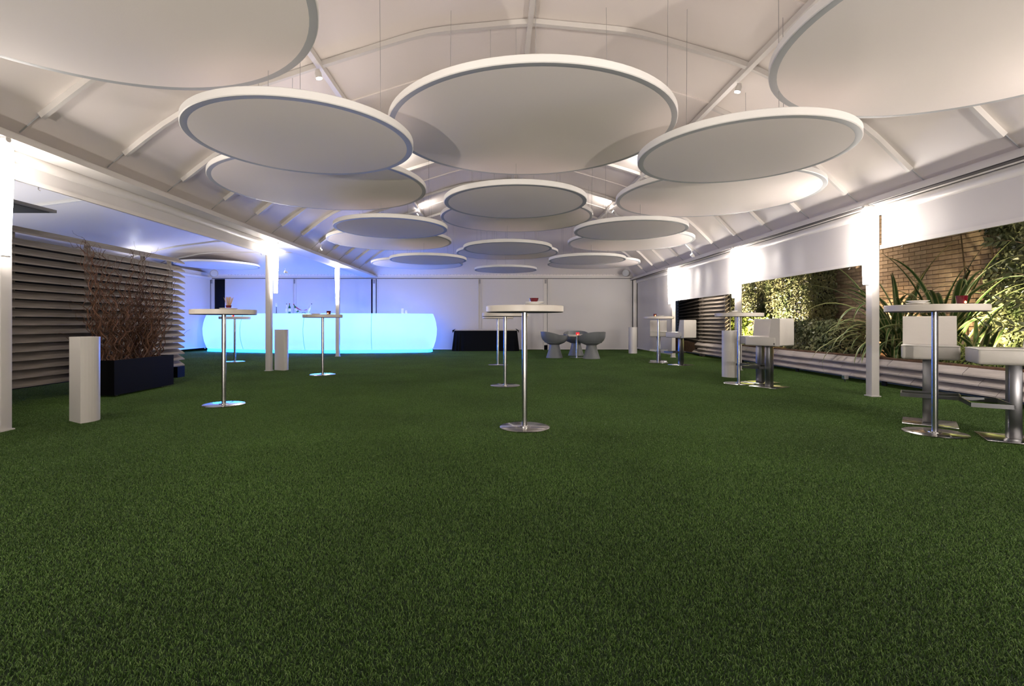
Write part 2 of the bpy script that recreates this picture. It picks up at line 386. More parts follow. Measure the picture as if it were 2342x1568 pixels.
# ------------------------------------------------------------------ roller blinds
def sideblind(x, sgn, y0, y1, zc, zh, label, sagn=1.0, seed=0):
    t = thing('roller_blind', label, 'blind', (x, 0, 0), group='white roller blinds')
    rings = []
    for y in (y0, y1):
        ring = []
        for j in range(14):
            a = 2*PI*j/14; ring.append((.055*math.cos(a), y, Zw(zc)-.058+.058*math.sin(a)))
        rings.append(ring)
    MB().rings(rings, True, True, 0, True).build('cassette', M['frame'], t)
    fb = MB(); nx = int((y1-y0)/.06); vs = []; fs = []
    rr = random.Random(seed)
    for k in (0, 1):
        for j in range(7):
            for i in range(nx+1):
                y = y0+.03+(y1-y0-.06)*i/nx; u = j/6
                wv = (.010*noise.noise(Vector((y*2.4, seed, 0))) + .004*math.sin(y*9+seed))*math.sin(PI*min(1, .25+u*.6))
                vs.append((wv*sgn*sagn + k*.003, y, Zw(zc)-.10 + (Zw(zh)+.02-Zw(zc)+.10)*u))
    n = 7*(nx+1)
    for j in range(6):
        for i in range(nx):
            a = j*(nx+1)+i; fs += [(a, a+1, a+nx+2, a+nx+1), (n+a, n+a+nx+1, n+a+nx+2, n+a+1)]
    fb.add(vs, fs, 0, True); fb.build('fabric', M['blind'], t)
    MB().box(-.014, .014, y0+.02, y1-.02, Zw(zh)-.012, Zw(zh)+.03).build('hem_bar', M['frame'], t)
    for yy in (y0+.35, y1-.35):
        MB().tube([(0, yy, Zw(zh)-.012), (0, yy, Zw(zh)-.035), (-.012*sgn, yy+.01, Zw(zh)-.045)], .006, 6).build('pull_hook', M['mirror'], t)
    return t
sideblind(4.90, 1, 2.3, 6.42, 1.49, .955, 'white roller blind half lowered in the nearest right bay above the brick wall', seed=1)
sideblind(4.90, 1, 6.62, 10.05, 1.49, .785, 'white roller blind half lowered in the second right bay above the hedge', seed=2)
sideblind(4.90, 1, 10.22, 13.78, 1.49, .615, 'white roller blind half lowered in the third right bay above the far slats', seed=3)
sideblind(4.90, 1, 13.95, 17.46, 1.49, -.88, 'white roller blind let down to the turf in the farthest right bay', seed=4)
sideblind(4.90, 1, -2.9, 2.15, 1.49, .955, 'white roller blind outside the picture on the right', seed=8)
sideblind(-4.46, -1, 4.55, 9.88, 1.60, 1.335, 'white roller blind rolled almost up under the left beam', seed=5)
sideblind(-4.46, -1, -2.9, 4.3, 1.60, 1.335, 'white roller blind rolled up left of the picture', seed=6)
sideblind(-10.0, -1, 13.2, 17.6, 1.62, -.84, 'white roller blind on the far left side wall of the annexe, washed blue', seed=7)

def backblind(px0, px1, label, x=None):
    x0 = (px0-CX)*YB/F; x1 = (px1-CX)*YB/F
    t = thing('back_blind', label, 'blind', (0, YB+.03, 0), group='white blinds of the back wall')
    nx = max(8, int((x1-x0)/.12)); vs = []; fs = []
    for k in (0, 1):
        for j in range(9):
            for i in range(nx+1):
                xx = x0+(x1-x0)*i/nx; u = j/8
                wv = .012*noise.noise(Vector((xx*.9, u*1.3, x0)))
                vs.append((xx, wv+k*.004, .05+(Zw(1.545)-.05)*u))
    n = 9*(nx+1)
    for j in range(8):
        for i in range(nx):
            a = j*(nx+1)+i; fs += [(a, a+1, a+nx+2, a+nx+1), (n+a, n+a+nx+1, n+a+nx+2, n+a+1)]
    MB().add(vs, fs, 0, True).build('fabric', M['blind'], t)
    MB().box(x0, x1, -.018, .018, .018, .052).build('hem_bar', M['frame'], t)
    for xx in (x0-.012, x1+.012):
        MB().box(xx-.01, xx+.01, -.03, .01, .0, Zw(1.54)).build('guide_rail', M['frame'], t)
    return t
backblind(516, 668.5, 'leftmost blind of the back wall, behind the left end of the bar')
backblind(677, 847, 'blind of the back wall behind the bar between two grey posts, bottles before it')
backblind(863, 1093, 'blue-tinted blind of the back wall behind the right end of the bar')
backblind(1101, 1243, 'narrow blind of the back wall between black draped table and grey tub chairs')
backblind(1254, 1444.5, 'rightmost blind of the back wall, behind the grey tub chairs')
for px, hw, l in ((672.5, .045, 'slim grey post of the back wall behind the bottles on the bar'), (855, .055, 'double grey post of the back wall behind the middle of the bar'),
               (1097, .045, 'slim grey post of the back wall above the black draped table'), (1248, .06, 'slim grey post of the back wall behind the left tub chair'), (483, .05, 'white corner post of the annexe beside the dark gap')):
    t = thing('wall_post', l, 'post', ((px-CX)*YB/F, YB+.03, 0), group='slim posts of the back wall')
    MB().box(-hw, hw, .02, .10, .0 if px != 1248 else .17, Zw(1.54)).build('shaft', M['frame'], t)
    MB().box(-hw*.5, hw*.5, -.01, .02, Zw(1.38), Zw(1.52)).build('rail_head', M['speaker'], t)

# ------------------------------------------------------------------ ceiling discs
def make_disc(r_, name='ceiling_disc'):
    t = thing(name, '', 'ceiling disc')
    n = 96; h = .062
    MB().lathe([(r_-.006, 0), (r_, .006), (r_, h-.006), (r_-.006, h)], n).build('rim', M['rim'], t)
    fl = MB(); fl.rings([[(q*math.cos(2*PI*j/n), q*math.sin(2*PI*j/n), z) for j in range(n)] for q, z in ((r_-.006, -.0015), (r_-.05, -.003), (r_-.058, -.001))], False, False, 0, True)
    fl.build('flange', M['flange'], t)
    fc = MB(); prof = [(r_-.055, -.002)]
    for k in range(1, 10):
        u = k/9; prof.append(((r_-.055)*(1-u)+.002*u, -.002-.018*math.sin(min(1, u*1.6)*PI/2)))
    fc.rings([[(q*math.cos(2*PI*j/n), q*math.sin(2*PI*j/n), z) for j in range(n)] for q, z in prof], False, True, 0, True)
    fc.build('stretched_fabric', M['disc'], t)
    return t
big0 = make_disc(1.35); small0 = make_disc(.90)
DISCS = [ # kind, X, Y, z, label
 ('b', .33, 4.88, 1.83, 'largest-looking white ceiling disc, centre top, lit grey underside'),
 ('b', -2.33, 2.55, 1.80, 'white ceiling disc cut by the top left corner of the picture'),
 ('b', 3.20, 3.08, 1.80, 'white ceiling disc cut by the top right corner of the picture'),
 ('b', -2.29, 6.66, 1.79, 'large white ceiling disc on the left, higher one behind the near left disc'),
 ('b', 3.08, 7.12, 1.78, 'large white ceiling disc on the right, higher one behind the near right disc'),
 ('b', .36, 9.01, 1.87, 'large white ceiling disc in the middle row peeping out below the dark small disc'),
 ('b', -2.34, 11.10, 1.79, 'large blue-tinted ceiling disc on the left, third row, brighter lower crescent'),
 ('b', 2.94, 11.09, 1.77, 'large white ceiling disc on the right, third row, bright lower crescent'),
 ('b', .29, 13.40, 1.85, 'large blue-tinted ceiling disc in the middle, far row, behind a small one'),
 ('b', -2.35, 15.00, 1.74, 'large blue-tinted ceiling disc at the far left, nearest to the back wall'),
 ('b', 2.87, 14.91, 1.74, 'large white ceiling disc at the far right, nearest to the right corner'),
 ('s', -1.61, 4.23, 1.51, 'small near left ceiling disc hanging low beside the largest disc'),
 ('s', 2.21, 4.55, 1.51, 'small near right ceiling disc hanging low beside the largest disc'),
 ('s', .24, 6.38, 1.51, 'small dark-faced ceiling disc low in the middle, behind the largest disc'),
 ('s', -1.69, 8.10, 1.51, 'small blue-grey ceiling disc low on the left, second of the small ones'),
 ('s', 2.17, 8.17, 1.49, 'small grey ceiling disc low on the right, second of the small ones'),
 ('s', .23, 10.23, 1.50, 'small ceiling disc low in the middle, with a pale ring, fourth row'),
 ('s', -1.60, 11.84, 1.47, 'small blue ceiling disc far left, above the right end of the bar'),
 ('s', 2.15, 11.93, 1.48, 'small grey ceiling disc far right, before the corner disc'),
 ('s', .27, 14.51, 1.52, 'small blue ceiling disc farthest back, just above the laced band')]
fb_ = {'b': True, 's': True}
for kd, X, Y, z, lab in DISCS:
    src = big0 if kd == 'b' else small0; R_ = 1.35 if kd == 'b' else .9
    if fb_[kd]: d = src; d.location = (X, Y, Zw(z)); fb_[kd] = False
    else:
        d = src.copy(); col.objects.link(d); d.location = (X, Y, Zw(z))
        for ch in src.children:
            if ch.name.startswith('wire'): continue
            c = ch.copy(); col.objects.link(c); c.parent = d
    d['label'] = lab; d['group'] = 'round white discs under the tent roof'
    for a in (.5, .5+2.094, .5+4.189, 2.0):
        wx, wy = R_*.72*math.cos(a), R_*.72*math.sin(a)
        top = roof(min(max(X+wx, XL+.3), XR-.3), min(Y+wy, YB-.3)) - Zw(z)
        if top > .12: MB().tube([(wx, wy, .055), (wx*.98, wy*.98, top)], .0022, 4).build('wire', M['speaker'], d)
# annexe disc
ad = make_disc(1.2); ad.location = (-8.79, 15.9, Zw(1.80)); ad['label'] = 'white ceiling disc in the annexe left of the bar, just above the slatted fence end'
ad['group'] = 'round white discs under the tent roof'

# ------------------------------------------------------------------ ceiling spotlights
def spotfix(x, y, z, label, aim, energy=60, color=(1, .91, .82), size=1.6, lit=True):
    t = thing('ceiling_spotlight', label, 'spotlight', (x, y, z), group='small spotlights under the roof')
    a = Vector(aim).normalized()
    b_ = MB(); b_.tube([(0, 0, 0), a*-.05, a*-.09], [.034, .036, .02], 14); b_.build('housing', M['frame'], t)
    l_ = MB(); l_.tube([a*.001, a*.012], .031, 14); l_.build('lens', M['spot'], t)
    s_ = MB(); s_.tube([a*-.06, (0, 0, .07), (0, 0, .10)], .007, 6); s_.build('bracket', M['frame'], t)
    ld = bpy.data.lights.new('spot_light', 'SPOT'); ld.energy = energy*SPOT_UP; ld.color = color; ld.spot_size = size; ld.spot_blend = .9; ld.shadow_soft_size = .04
    lo = bpy.data.objects.new('spot_light', ld); col.objects.link(lo); lo.parent = t
    lo.location = a*.05; lo.rotation_euler = a.to_track_quat('-Z', 'Y').to_euler()
    return t
zp = roof(-1.98, 5)-.15; zq = roof(2.84, 5)-.15
spotfix(-1.98, 5.62, zp-.05, 'small twin-lens spotlight on the left purlin above the near left disc', (.15, .2, -1), 75, size=2.6)
spotfix(2.84, 5.92, zq-.05, 'small spotlight on the right purlin above the near right disc', (-.2, .2, -1), 75, size=2.6)
spotfix(2.84, 9.0, zq-.08, 'small spotlight on the right purlin behind the middle discs', (-.6, .5, .5), 60, size=2.4)
spotfix(-1.98, 9.0, zp-.08, 'small spotlight on the left purlin behind the second small disc', (.6, .5, .5), 50, size=2.4)
spotfix(2.84, 12.2, zq-.08, 'small spotlight on the right purlin far back above the discs', (-.5, .4, .6), 50, size=2.4)
spotfix(-1.98, 12.6, zp-.08, 'small spotlight on the left purlin far back above the discs', (.5, .4, .6), 50, size=2.4)
spotfix(-1.98, 2.2, zp-.05, 'small spotlight on the left purlin above the top left disc', (.2, .2, -1), 75, size=2.6)
spotfix(2.84, 2.2, zq-.05, 'small spotlight on the right purlin above the top right disc', (-.2, .2, -1), 75, size=2.6)
spotfix(-1.98, -1.2, zp-.05, 'small spotlight behind the photographer on the left', (.2, .2, -1), 75, size=2.6)
spotfix(2.84, -1.2, zq-.05, 'small spotlight behind the photographer on the right', (-.2, .2, -1), 75, size=2.6)
for x_, ax_, l_ in ((-2.6, .16, 'added unseen floodlight behind the photographer, left one of two'), (2.9, -.16, 'added unseen floodlight behind the photographer, right one of two')):  # added low lamps out of view, to brighten the disc undersides
    t_ = spotfix(x_, -2.4, Zw(-.25), l_, (ax_, 1, .40), 950, (1, .91, .82), size=1.5); t_['group'] = 'added unseen floodlights'
    MB().tube([(0, -.05, -.02), (0, -.05, -.70)], .012, 8).build('stand', M['frame'], t_)
spotfix(-4.18, 12.0, Zw(1.755), 'bright spotlight under the left eave, above the bar', (.75, .1, .55), 22, (.9, .95, 1), 1.8)
spotfix(4.62, 11.9, Zw(1.62), 'bright spotlight under the right eave between the two farther tube lamps', (-.7, .1, .6), 22, (.9, .95, 1), 1.8)
spotfix(5.25, 12.5, 2.25, 'added garden spotlight for the far screens, unseen behind the third right blind', (.28, 1, -.4), 260, (1, .88, .74), 1.9)  # added lamp out of view, brightens the dark far screens
spotfix(5.25, 8.3, 2.35, 'garden spotlight under the outer eave, hidden behind the second right blind', (.35, .1, -1), 70, (1, .9, .8), 2.2)
spotfix(5.25, 5.2, 2.35, 'garden spotlight under the outer eave, hidden behind the nearest right blind', (.3, .2, -1), 70, (1, .9, .8), 2.2)
spotfix(-6.3, 15.0, Zw(1.52), 'bright spotlight in the annexe right of the second left post', (-.9, .1, .3), 130, (1, .95, .95), 2.6)

for x, y, l in ((-8.6, 7.4, 'nearer added spotlight in the annexe, unseen behind the slatted fence'), (-9.7, 13.6, 'farther added spotlight in the annexe, unseen behind the slatted fence')):  # added lamps out of view, to brighten the annexe roof
    spotfix(x, y, Zw(.0), l, (.15, .2, 1), 420, (.95, .96, 1), 3.0) if y < 10 else spotfix(x, y, Zw(1.45), l, (.3, .3, 1), 26, (.95, .96, 1), 3.0)
# ------------------------------------------------------------------ annexe roof
PA = smoothprof([(0, 1.66), (.5, 1.92), (1.6, 2.15), (3.2, 2.36)])
def roof2(x, y):
    z = min(interp(PA, x+10.6), interp(PA, (-4.5-x)+.1), interp(PA, (YB-y)*.8))
    return Zw(z) + .018*math.sin(x*7)*max(0, 1-abs(y-11.8)*1.2)
c2 = struct('ceiling_annexe', sheet(-10.6, -4.53, 2, YB, 40, 70, roof2), M['membrane'])
for y in (14.1, 15.4, 9.4):
    b_ = MB(); sweepbox(b_, [(-10.3+5.7*i/14, y, roof2(-10.3+5.7*i/14, y)-.02) for i in range(15)], .02, .018); b_.build('rib', M['frame'], c2)
b_ = MB(); b_.box(-10.15, -10.03, 8, YB, Zw(1.60), Zw(1.74)); struct('trim_5', b_, M['frame'])
t = thing('overhead_panel', 'dark flat rectangular panel overhead beyond the left edge post, above the slatted fence', 'panel', (-5.55, 5.4, Zw(1.385)))
MB().box(-1.6, 0, -1.6, .95, 0, .035).build('panel_board', M['speaker'], t)
MB().box(-1.55, -.05, -1.55, .90, -.006, 0).build('underside', M['under'], t)
MB().tube([(-.4, .5, .035), (-.4, .5, .8)], .01, 6).build('hanger', M['frame'], t); MB().tube([(-.4, -1.0, .035), (-.4, -1.0, .7)], .01, 6).build('hanger', M['frame'], t)
# corner loudspeakers
def speaker(x, y, z, rz, lab):
    t = thing('loudspeaker', lab, 'speaker', (x, y, z), rz, group='grey loudspeakers in the roof corners')
    b_ = MB(); b_.tube([(0, .14, 0), (0, .10, 0), (0, -.08, 0), (0, -.13, 0)], [.06, .10, .125, .125], 20); b_.build('horn_body', M['speaker'], t)
    g_ = MB(); g_.tube([(0, -.131, 0), (0, -.138, 0)], .105, 20); g_.build('grille', M['flange'], t)
    MB().tube([(0, .0, .08), (0, .0, .30)], .012, 6).build('bracket', M['frame'], t)
speaker(4.42, 17.05, Zw(1.68), -.5, 'grey round loudspeaker in the far right roof corner')
speaker(-9.55, 17.0, Zw(1.66), .6, 'grey round loudspeaker in the annexe corner above the dark gap')

# ------------------------------------------------------------------ slatted fence on the left
def tilted_slat(length, wdt=.12, rise=.078, th=.018):
    # board running along +y from 0; outer lower edge at x=0, inner upper edge at x=-wdt
    mb = MB(); nx, nz = -rise, -wdt
    k = math.hypot(nx, nz); nx, nz = nx/k*th, nz/k*th
    sec = [(0, 0), (-wdt, rise), (-wdt+nx*.0, rise+th), (0, th)]
    mb.rings([[(x, y, z) for x, z in sec] for y in (0, length)], True, True, 0, False)
    return mb
fence = thing('slatted_fence', 'tall louvred fence of grey weathered boards behind the planter with curly branches', 'fence', (-5.54, 3.4, 0))
zsl = [Zw(-.755+.1035*k) for k in range(17)] + [Zw(1.045)]
s0 = None
for k, z in enumerate(zsl):
    jit = random.uniform(-.006, .006)
    if s0 is None: s0 = tilted_slat(5.55).build('slat', M['wood'], fence); o = s0
    else: o = inst(s0, fence)
    o.location = (jit, random.uniform(-.01, .01), z); o.rotation_euler = (0, random.uniform(-.03, .03), 0)
for y in (.4, 1.45, 2.5, 3.6, 4.7, 5.35):
    MB().box(-.175, -.135, y-.03, y+.03, .19, Zw(1.09)).build('post', M['wood'], fence)
MB().box(-.22, -.185, 0, 5.5, .16, Zw(.98)).build('shade_sheet', M['dark'], fence)  # added dark sheet so the gaps between slats read as black night
for y in (1.0, 5.45): MB().box(-.26, .02, y-.14, y+.06, 0, .19).build('foot_block', M['black'], fence)

# ------------------------------------------------------------------ black planter with curly willow
pl = thing('black_planter', 'low rectangular black planter box with pale pebbles at the foot of the slatted fence', 'planter', (-5.13, 7.0, 0))
PX, PY, PH = .26, .59, .47
b_ = MB(); t_ = .03
b_.box(-PX, PX, -PY, PY, .025, .05)
for a in ((-PX, -PX+t_, -PY, PY), (PX-t_, PX, -PY, PY), (-PX+t_, PX-t_, -PY, -PY+t_), (-PX+t_, PX-t_, PY-t_, PY)): b_.box(*a, .05, PH)
b_.build('box', M['black'], pl)
for x in (-.18, .18):
    for y in (-.45, .45): MB().cyl(.025, 0, .025, 12, 0, (x, y, 0)).build('castor', M['mirror'], pl)
MB().box(-PX+t_, PX-t_, -PY+t_, PY-t_, .3, PH-.05).build('soil', M['soil'], pl)
pb = MB(); rp = random.Random(5)
for i in range(170):
    x, y = rp.uniform(-PX+.05, PX-.05), rp.uniform(-PY+.05, PY-.05); q = rp.uniform(.012, .028)
    pb.lathe([(q*.2, -q*.5), (q, 0), (q*.8, q*.4), (q*.2, q*.6)], 7, 0, (x, y, PH-.04+rp.uniform(0, .015)))
pb.build('pebbles', M['pebble'], pl, kind='stuff')
wl = thing('curly_willow', 'tall thicket of bare brown curly willow branches rising from the black planter', 'branches', (-5.13, 7.0, PH-.03))
rw = random.Random(11)
def curly(p, d, length, r0, seed, mb, depth=0):
    pts = [Vector(p)]; n = max(5, int(length/.034)); cur = Vector(p); d = Vector(d).normalized(); base = d.copy()
    ph = rw.uniform(0, 6.28); amp = rw.uniform(.5, 1.0); fr = rw.uniform(20, 38); e1 = d.orthogonal().normalized(); e2 = d.cross(e1)
    tw = []
    for i in range(n):
        s_ = i*length/n
        dd = base + (e1*math.cos(fr*s_+ph) + e2*math.sin(fr*.8*s_+ph*1.7))*amp + Vector((rw.uniform(-.2, .2), rw.uniform(-.2, .2), rw.uniform(-.1, .1)))
        cur = cur + dd.normalized()*length/n*1.2; cur.x = max(cur.x, -.36)
        pts.append(cur.copy())
        if depth == 0 and i > 2 and rw.random() < .17: tw.append((cur.copy(), dd.normalized(), 1-i/n))
    rad = [r0*(1-.8*i/n)+.0008 for i in range(n+1)]
    mb.tube(pts, rad, 5 if depth == 0 else 4)
    for p_, d_, u in tw:
        dv = (d_ + Vector((rw.uniform(-.9, .9), rw.uniform(-.9, .9), rw.uniform(0, .6))))
        curly(p_, dv, rw.uniform(.12, .42)*(0.5+u), r0*.5*(.4+u*.6), 0, mb, 1)
for i in range(95):
    x, y = rw.uniform(-.18, .18), rw.uniform(-.5, .5)
    L_ = 1.05*rw.choice([.6, .8, 1.0, 1.1, 1.25, 1.4]) * rw.uniform(.85, 1.1)
    if i < 12: L_ = rw.uniform(1.45, 1.62)
    mb = MB(); curly((x, y, 0), (x*.5+rw.uniform(-.13, .13), y*.45+rw.uniform(-.22, .22), 1), L_, rw.uniform(.006, .0105), i, mb)
    mb.build('branch', M['branch'], wl)

# ------------------------------------------------------------------ white pedestals
def pedestal(x, y, rz, lab):
    t = thing('white_pedestal', lab, 'pedestal', (x, y, 0), rz, group='waist-high white half-round pedestals')
    poly = [(-.125, -.02)] + [(.125*math.cos(a), -.02+.135*math.sin(a)) for a in [PI - PI*k/18 for k in range(19)]]
    poly = [(.13*math.cos(a), -.06+.20*math.sin(a)) for a in [PI*k/20 for k in range(21)]] 
    poly = list(reversed(poly)); poly = poly[::-1]
    b_ = MB(); b_.rings([[(px_, py_, z) for px_, py_ in poly] for z in (0, .80)], True, False, 0, False)
    o = b_.build('body', M['pedestal'], t)
    for p_ in o.data.polygons: p_.use_smooth = False
    MB().prism([(a*1.01, b*1.01) for a, b in poly], .80, .815).build('cap', M['pedestal'], t)
pedestal(-4.0, 4.86, -.55, 'white half-round pedestal nearest on the left, before the slatted fence')
pedestal(-4.32, 10.12, -.45, 'white half-round pedestal at the foot of the post before the bar')
pedestal(4.12, 8.84, 3.3, 'white half-round pedestal behind the high table with two side-on stools')
pedestal(4.27, 15.7, 3.0, 'white half-round pedestal farthest back in the right corner')

# ------------------------------------------------------------------ high tables
def make_table(): 
    t = thing('high_table', '', 'table')
    MB().lathe([(.225, 0), (.226, .006), (.222, .009), (.03, .011)], 56).build('base_plate', M['mirror'], t)
    MB().cyl(.0235, .010, 1.046, 28).build('column', M['steel'], t)
    MB().lathe([(.05, .010), (.05, .016), (.026, .018)], 24).build('collar', M['mirror'], t)
    MB().lathe([(.340, 1.044), (.346, 1.046), (.346, 1.050)], 56).build('underside', M['under'], t)
    MB().lathe([(.347, 1.048), (.350, 1.051), (.350, 1.099), (.345, 1.103)], 64).build('tabletop', M['top'], t)
    return t
T0 = make_table()
TABS = [((1200, 977), 'near high table in the middle of the turf, dark dish stacked on it'),
        ((1155.5, 881.5), 'high table directly behind the near middle one, its top half hidden'),
        ((1139, 834), 'farthest middle high table, before the black draped table'),
        ((512, 925), 'nearest left high table with the bundle of straws'),
        ((537, 827), 'far left high table close before the left end of the bar, red candle on it'),
        ((738, 856.5), 'high table before the middle of the bar with a white dish and red candle'),
        ((2138, 990), 'nearest right high table between two white stools'),
        ((1690, 877), 'right high table with two stools seen from the side behind it'),
        ((1506, 829), 'farthest right high table beside the full-length blind')]
TP = []
for i, (p, lab) in enumerate(TABS):
    g = G(*p)
    if i == 0: T0.location = g; t = T0
    else: t = dup(T0, g)
    t['label'] = lab; t['group'] = 'round high tables'; TP.append(g)
# ------------------------------------------------------------------ stools
def make_stool():   # faces -y
    t = thing('bar_stool', '', 'stool')
    MB().rbox(-.20, .20, -.20, .20, 0, .012, .004, 0, 2).build('base_plate', M['mirror'], t)
    MB().rbox(-.05, .05, -.04, .04, .012, .615, .005, 0, 2).build('column', M['darksteel'], t)
    f = MB()
    for sx in (-1, 1): f.box(sx*.205-.005, sx*.205+.005, -.29, -.04, .270, .305)
    f.box(-.21, .21, -.30, -.29, .270, .305); f.box(-.21, .21, -.050, -.040, .270, .305)
    f.build('footrest', M['darksteel'], t)
    MB().rbox(-.205, .205, -.26, .20, .615, .745, .022, 0, 3).build('seat', M['leather'], t)
    # backrest wedge: a thick upholstered L
    bk = MB(); prof = [(.10, .73), (.135, 1.005), (.15, 1.015), (.245, 1.015), (.255, 1.0), (.255, .63), (.245, .617), (.185, .615), (.18, .70)]
    bk.rings([[(x, y, z) for y, z in prof] for x in (-.198, -.19, .19, .198)], True, True, 0, False)
    bk.build('backrest', M['leather'], t)
    pp = MB()
    for x in (-.203, .203): pp.tube([(x, -.255, .737), (x, .11, .737)], .004, 5)
    pp.tube([(-.2, -.258, .737), (.2, -.258, .737)], .004, 5)
    pp.build('piping', M['pedestal'], t)
    MB().box(.2051, .2065, .17, .185, .635, .66).build('fabric_tab', M['capblack'], t)
    return t
S0 = make_stool()
STO = [((4.10, 4.76), (-.64, -.77), 'white padded stool facing us behind the nearest right table'),
       ((4.21, 4.09), (-.85, .53), 'white padded stool cut off by the right edge of the picture'),
       ((4.05, 7.46), (-.55, .83), 'front one of two white stools seen from the side at the second right table'),
       ((4.20, 8.00), (-.88, -.47), 'rear one of two white stools at the second right table, mostly hidden'),
       ((4.16, 11.33), (-.48, .88), 'white stool seen from the side at the farthest right table, before the slats'),
       ((4.02, 12.46), (-.30, -.95), 'white stool facing us behind the farthest right table')]
for i, ((x, y), f_, lab) in enumerate(STO):
    rz = math.atan2(f_[1], f_[0]) + PI/2
    if i == 0: S0.location = (x, y, 0); S0.rotation_euler = (0, 0, rz); t = S0
    else: t = dup(S0, (x, y, 0), rz)
    t['label'] = lab; t['group'] = 'white bar stools on steel columns'

# ------------------------------------------------------------------ grey tub chairs and low table
def make_tub():    # opens towards -y
    t = thing('tub_chair', '', 'chair')
    MB().lathe([(.225, 0), (.228, .008), (.19, .12), (.155, .24), (.135, .33), (.14, .37)], 40).build('pedestal_cone', M['grey'], t)
    sh = MB(); n = 48; outer = []; 
    def rim(a): return .60 + .115*max(0, math.sin(a))**.8 + .02*abs(math.cos(a))
    lev = [(0, .14), (.06, .19), (.16, .26), (.34, .32), (.6, .352), (1, .36)]
    for u, q in lev: outer.append([(q*1.02*math.cos(2*PI*j/n), q*math.sin(2*PI*j/n)*(1+.05*u), .36 + (rim(2*PI*j/n)-.36)*u**.9) for j in range(n)])
    for u, q in reversed([(.15, .2), (.3, .285), (.65, .33), (1, .338)]): outer.append([(q*1.02*math.cos(2*PI*j/n), q*math.sin(2*PI*j/n)*(1+.05*u), max(.42, .36+(rim(2*PI*j/n)-.36)*u**.9)) for j in range(n)])
    sh.rings(outer, True, False, 0, True); sh.build('bowl_seat', M['grey'], t)
    MB().lathe([(.27, .418), (.275, .43), (.26, .445)], 36).build('seat_pad', M['grey'], t)
    return t
C0 = make_tub(); c_t = Vector((2.21, 13.78, 0))
for i, (px, py, lab) in enumerate(((1270, 819, 'left one of the grey moulded tub chairs at the low table'), (1356, 821, 'right one of the grey moulded tub chairs, partly before the low table'), (1320, 813.6, 'rear grey moulded tub chair, behind the low table facing us'))):
    g = G(px, py)
    g.y += .2
    d = (c_t-g); rz = math.atan2(d.y, d.x) + PI/2
    if i == 0: C0.location = g; C0.rotation_euler = (0, 0, rz+.15); t = C0
    else: t = dup(C0, g, rz - (.15 if i == 1 else 0))
    t['label'] = lab; t['group'] = 'grey tub chairs'
lt = thing('low_table', 'low round pale table on a steel column among the grey tub chairs', 'table', c_t)
MB().lathe([(.20, 0), (.20, .008), (.02, .01)], 36).build('base_plate', M['mirror'], lt)
MB().cyl(.025, .01, .58, 16).build('column', M['steel'], lt)
MB().lathe([(.29, .58), (.30, .585), (.30, .615), (.295, .62)], 40).build('tabletop', M['top'], lt)

# ------------------------------------------------------------------ black draped table
dt = thing('draped_table', 'long table under a floor-length black cloth with white top at the back wall', 'table', (-.36, 17.12, 0))
cl = MB(); n = 220; rings = []
for z, off in ((0.0, .045), (.15, .035), (.40, .015), (.62, .0), (.69, -.01)):
    ring = []
    for i in range(n):
        a = 2*PI*i/n; ca, sa = math.cos(a), math.sin(a)
        ex = 1.07*math.copysign(abs(ca)**.16, ca); ey = .24*math.copysign(abs(sa)**.16, sa)
        wv = off*(.4+.6*math.sin(i*.62+math.sin(i*.2)*2))
        ring.append((ex+math.copysign(1, ca)*off*.6 + ca*wv, ey+sa*wv, z))
    rings.append(ring)
cl.rings(rings, False, True, 0, True); cl.build('black_cloth', M['cloth'], dt)
MB().rbox(-1.04, 1.04, -.22, .22, .69, .725, .01).build('white_top', M['top'], dt)
for sx in (-1, 1):
    MB().add([(sx*1.06, -.24, .69), (sx*1.0, -.245, .755), (sx*1.12, -.2, .70), (sx*1.13, .1, .6), (sx*1.06, .2, .74)], [(0, 1, 2), (2, 1, 4), (2, 4, 3)]).build('cloth_corner', M['cloth'], dt)

# ------------------------------------------------------------------ glowing bar
bar = thing('glowing_bar', 'long curved bar counter glowing cyan blue in front of the back wall', 'bar', (0, 0, 0))
def bary(x): return 15.74 + .052*(x+5.2)**2
def barfront():
    pts = []
    xs = [-9.55 + (7.25)*i/72 for i in range(73)]
    for x in xs: pts.append((x, bary(x)))
    return pts
line = barfront()
# closed plan outline: rounded ends, straight-ish back
def outline(bulge):
    P = []
    for (x, y) in line:
        dyx = .104*(x+5.2); nl = math.hypot(1, dyx); P.append((x + dyx/nl*bulge, y - bulge/nl))
    xr, yr = line[-1]; xl, yl = line[0]
    right = [(xr+.20*math.sin(a)+bulge*math.sin(a), yr+.26-(.26+bulge*.6)*math.cos(a)) for a in [PI/2*k/8 for k in range(2, 9)]] + [(xr+.20+bulge*.9, yr+.55), (xr+.16, yr+.62)]
    left = [(xl-.18-bulge*.9, yl+.45), ] + [(xl-.18*math.sin(a)-bulge*math.sin(a), yl+.26-(.26+bulge*.6)*math.cos(a)) for a in [PI/2*(8-k)/8 for k in range(0, 7)]]
    back = [(xr+.0, yr+.66)] + [(x, min(y+.75, 17.35)) for x, y in reversed(line[4:-4:6])] + [(xl-.05, yl+.52)]
    return P + right + back + left
bp = [(.10, -.03), (.11, .0), (.20, .035), (.35, .09), (.55, .13), (.75, .14), (.95, .11), (1.10, .065), (1.22, .01), (1.25, -.005)]
ol = [[(x, y, z) for x, y in outline(bu)] for z, bu in bp]
b_ = MB(); b_.rings(ol, False, True, 0, True); b_.build('counter_body', M['bar'], bar)
b_ = MB(); b_.rings([[(x, y, z) for x, y in outline(bu)] for z, bu in ((0, -.015), (.095, -.035))], False, True, 0, True); b_.build('plinth', M['barstep'], bar)
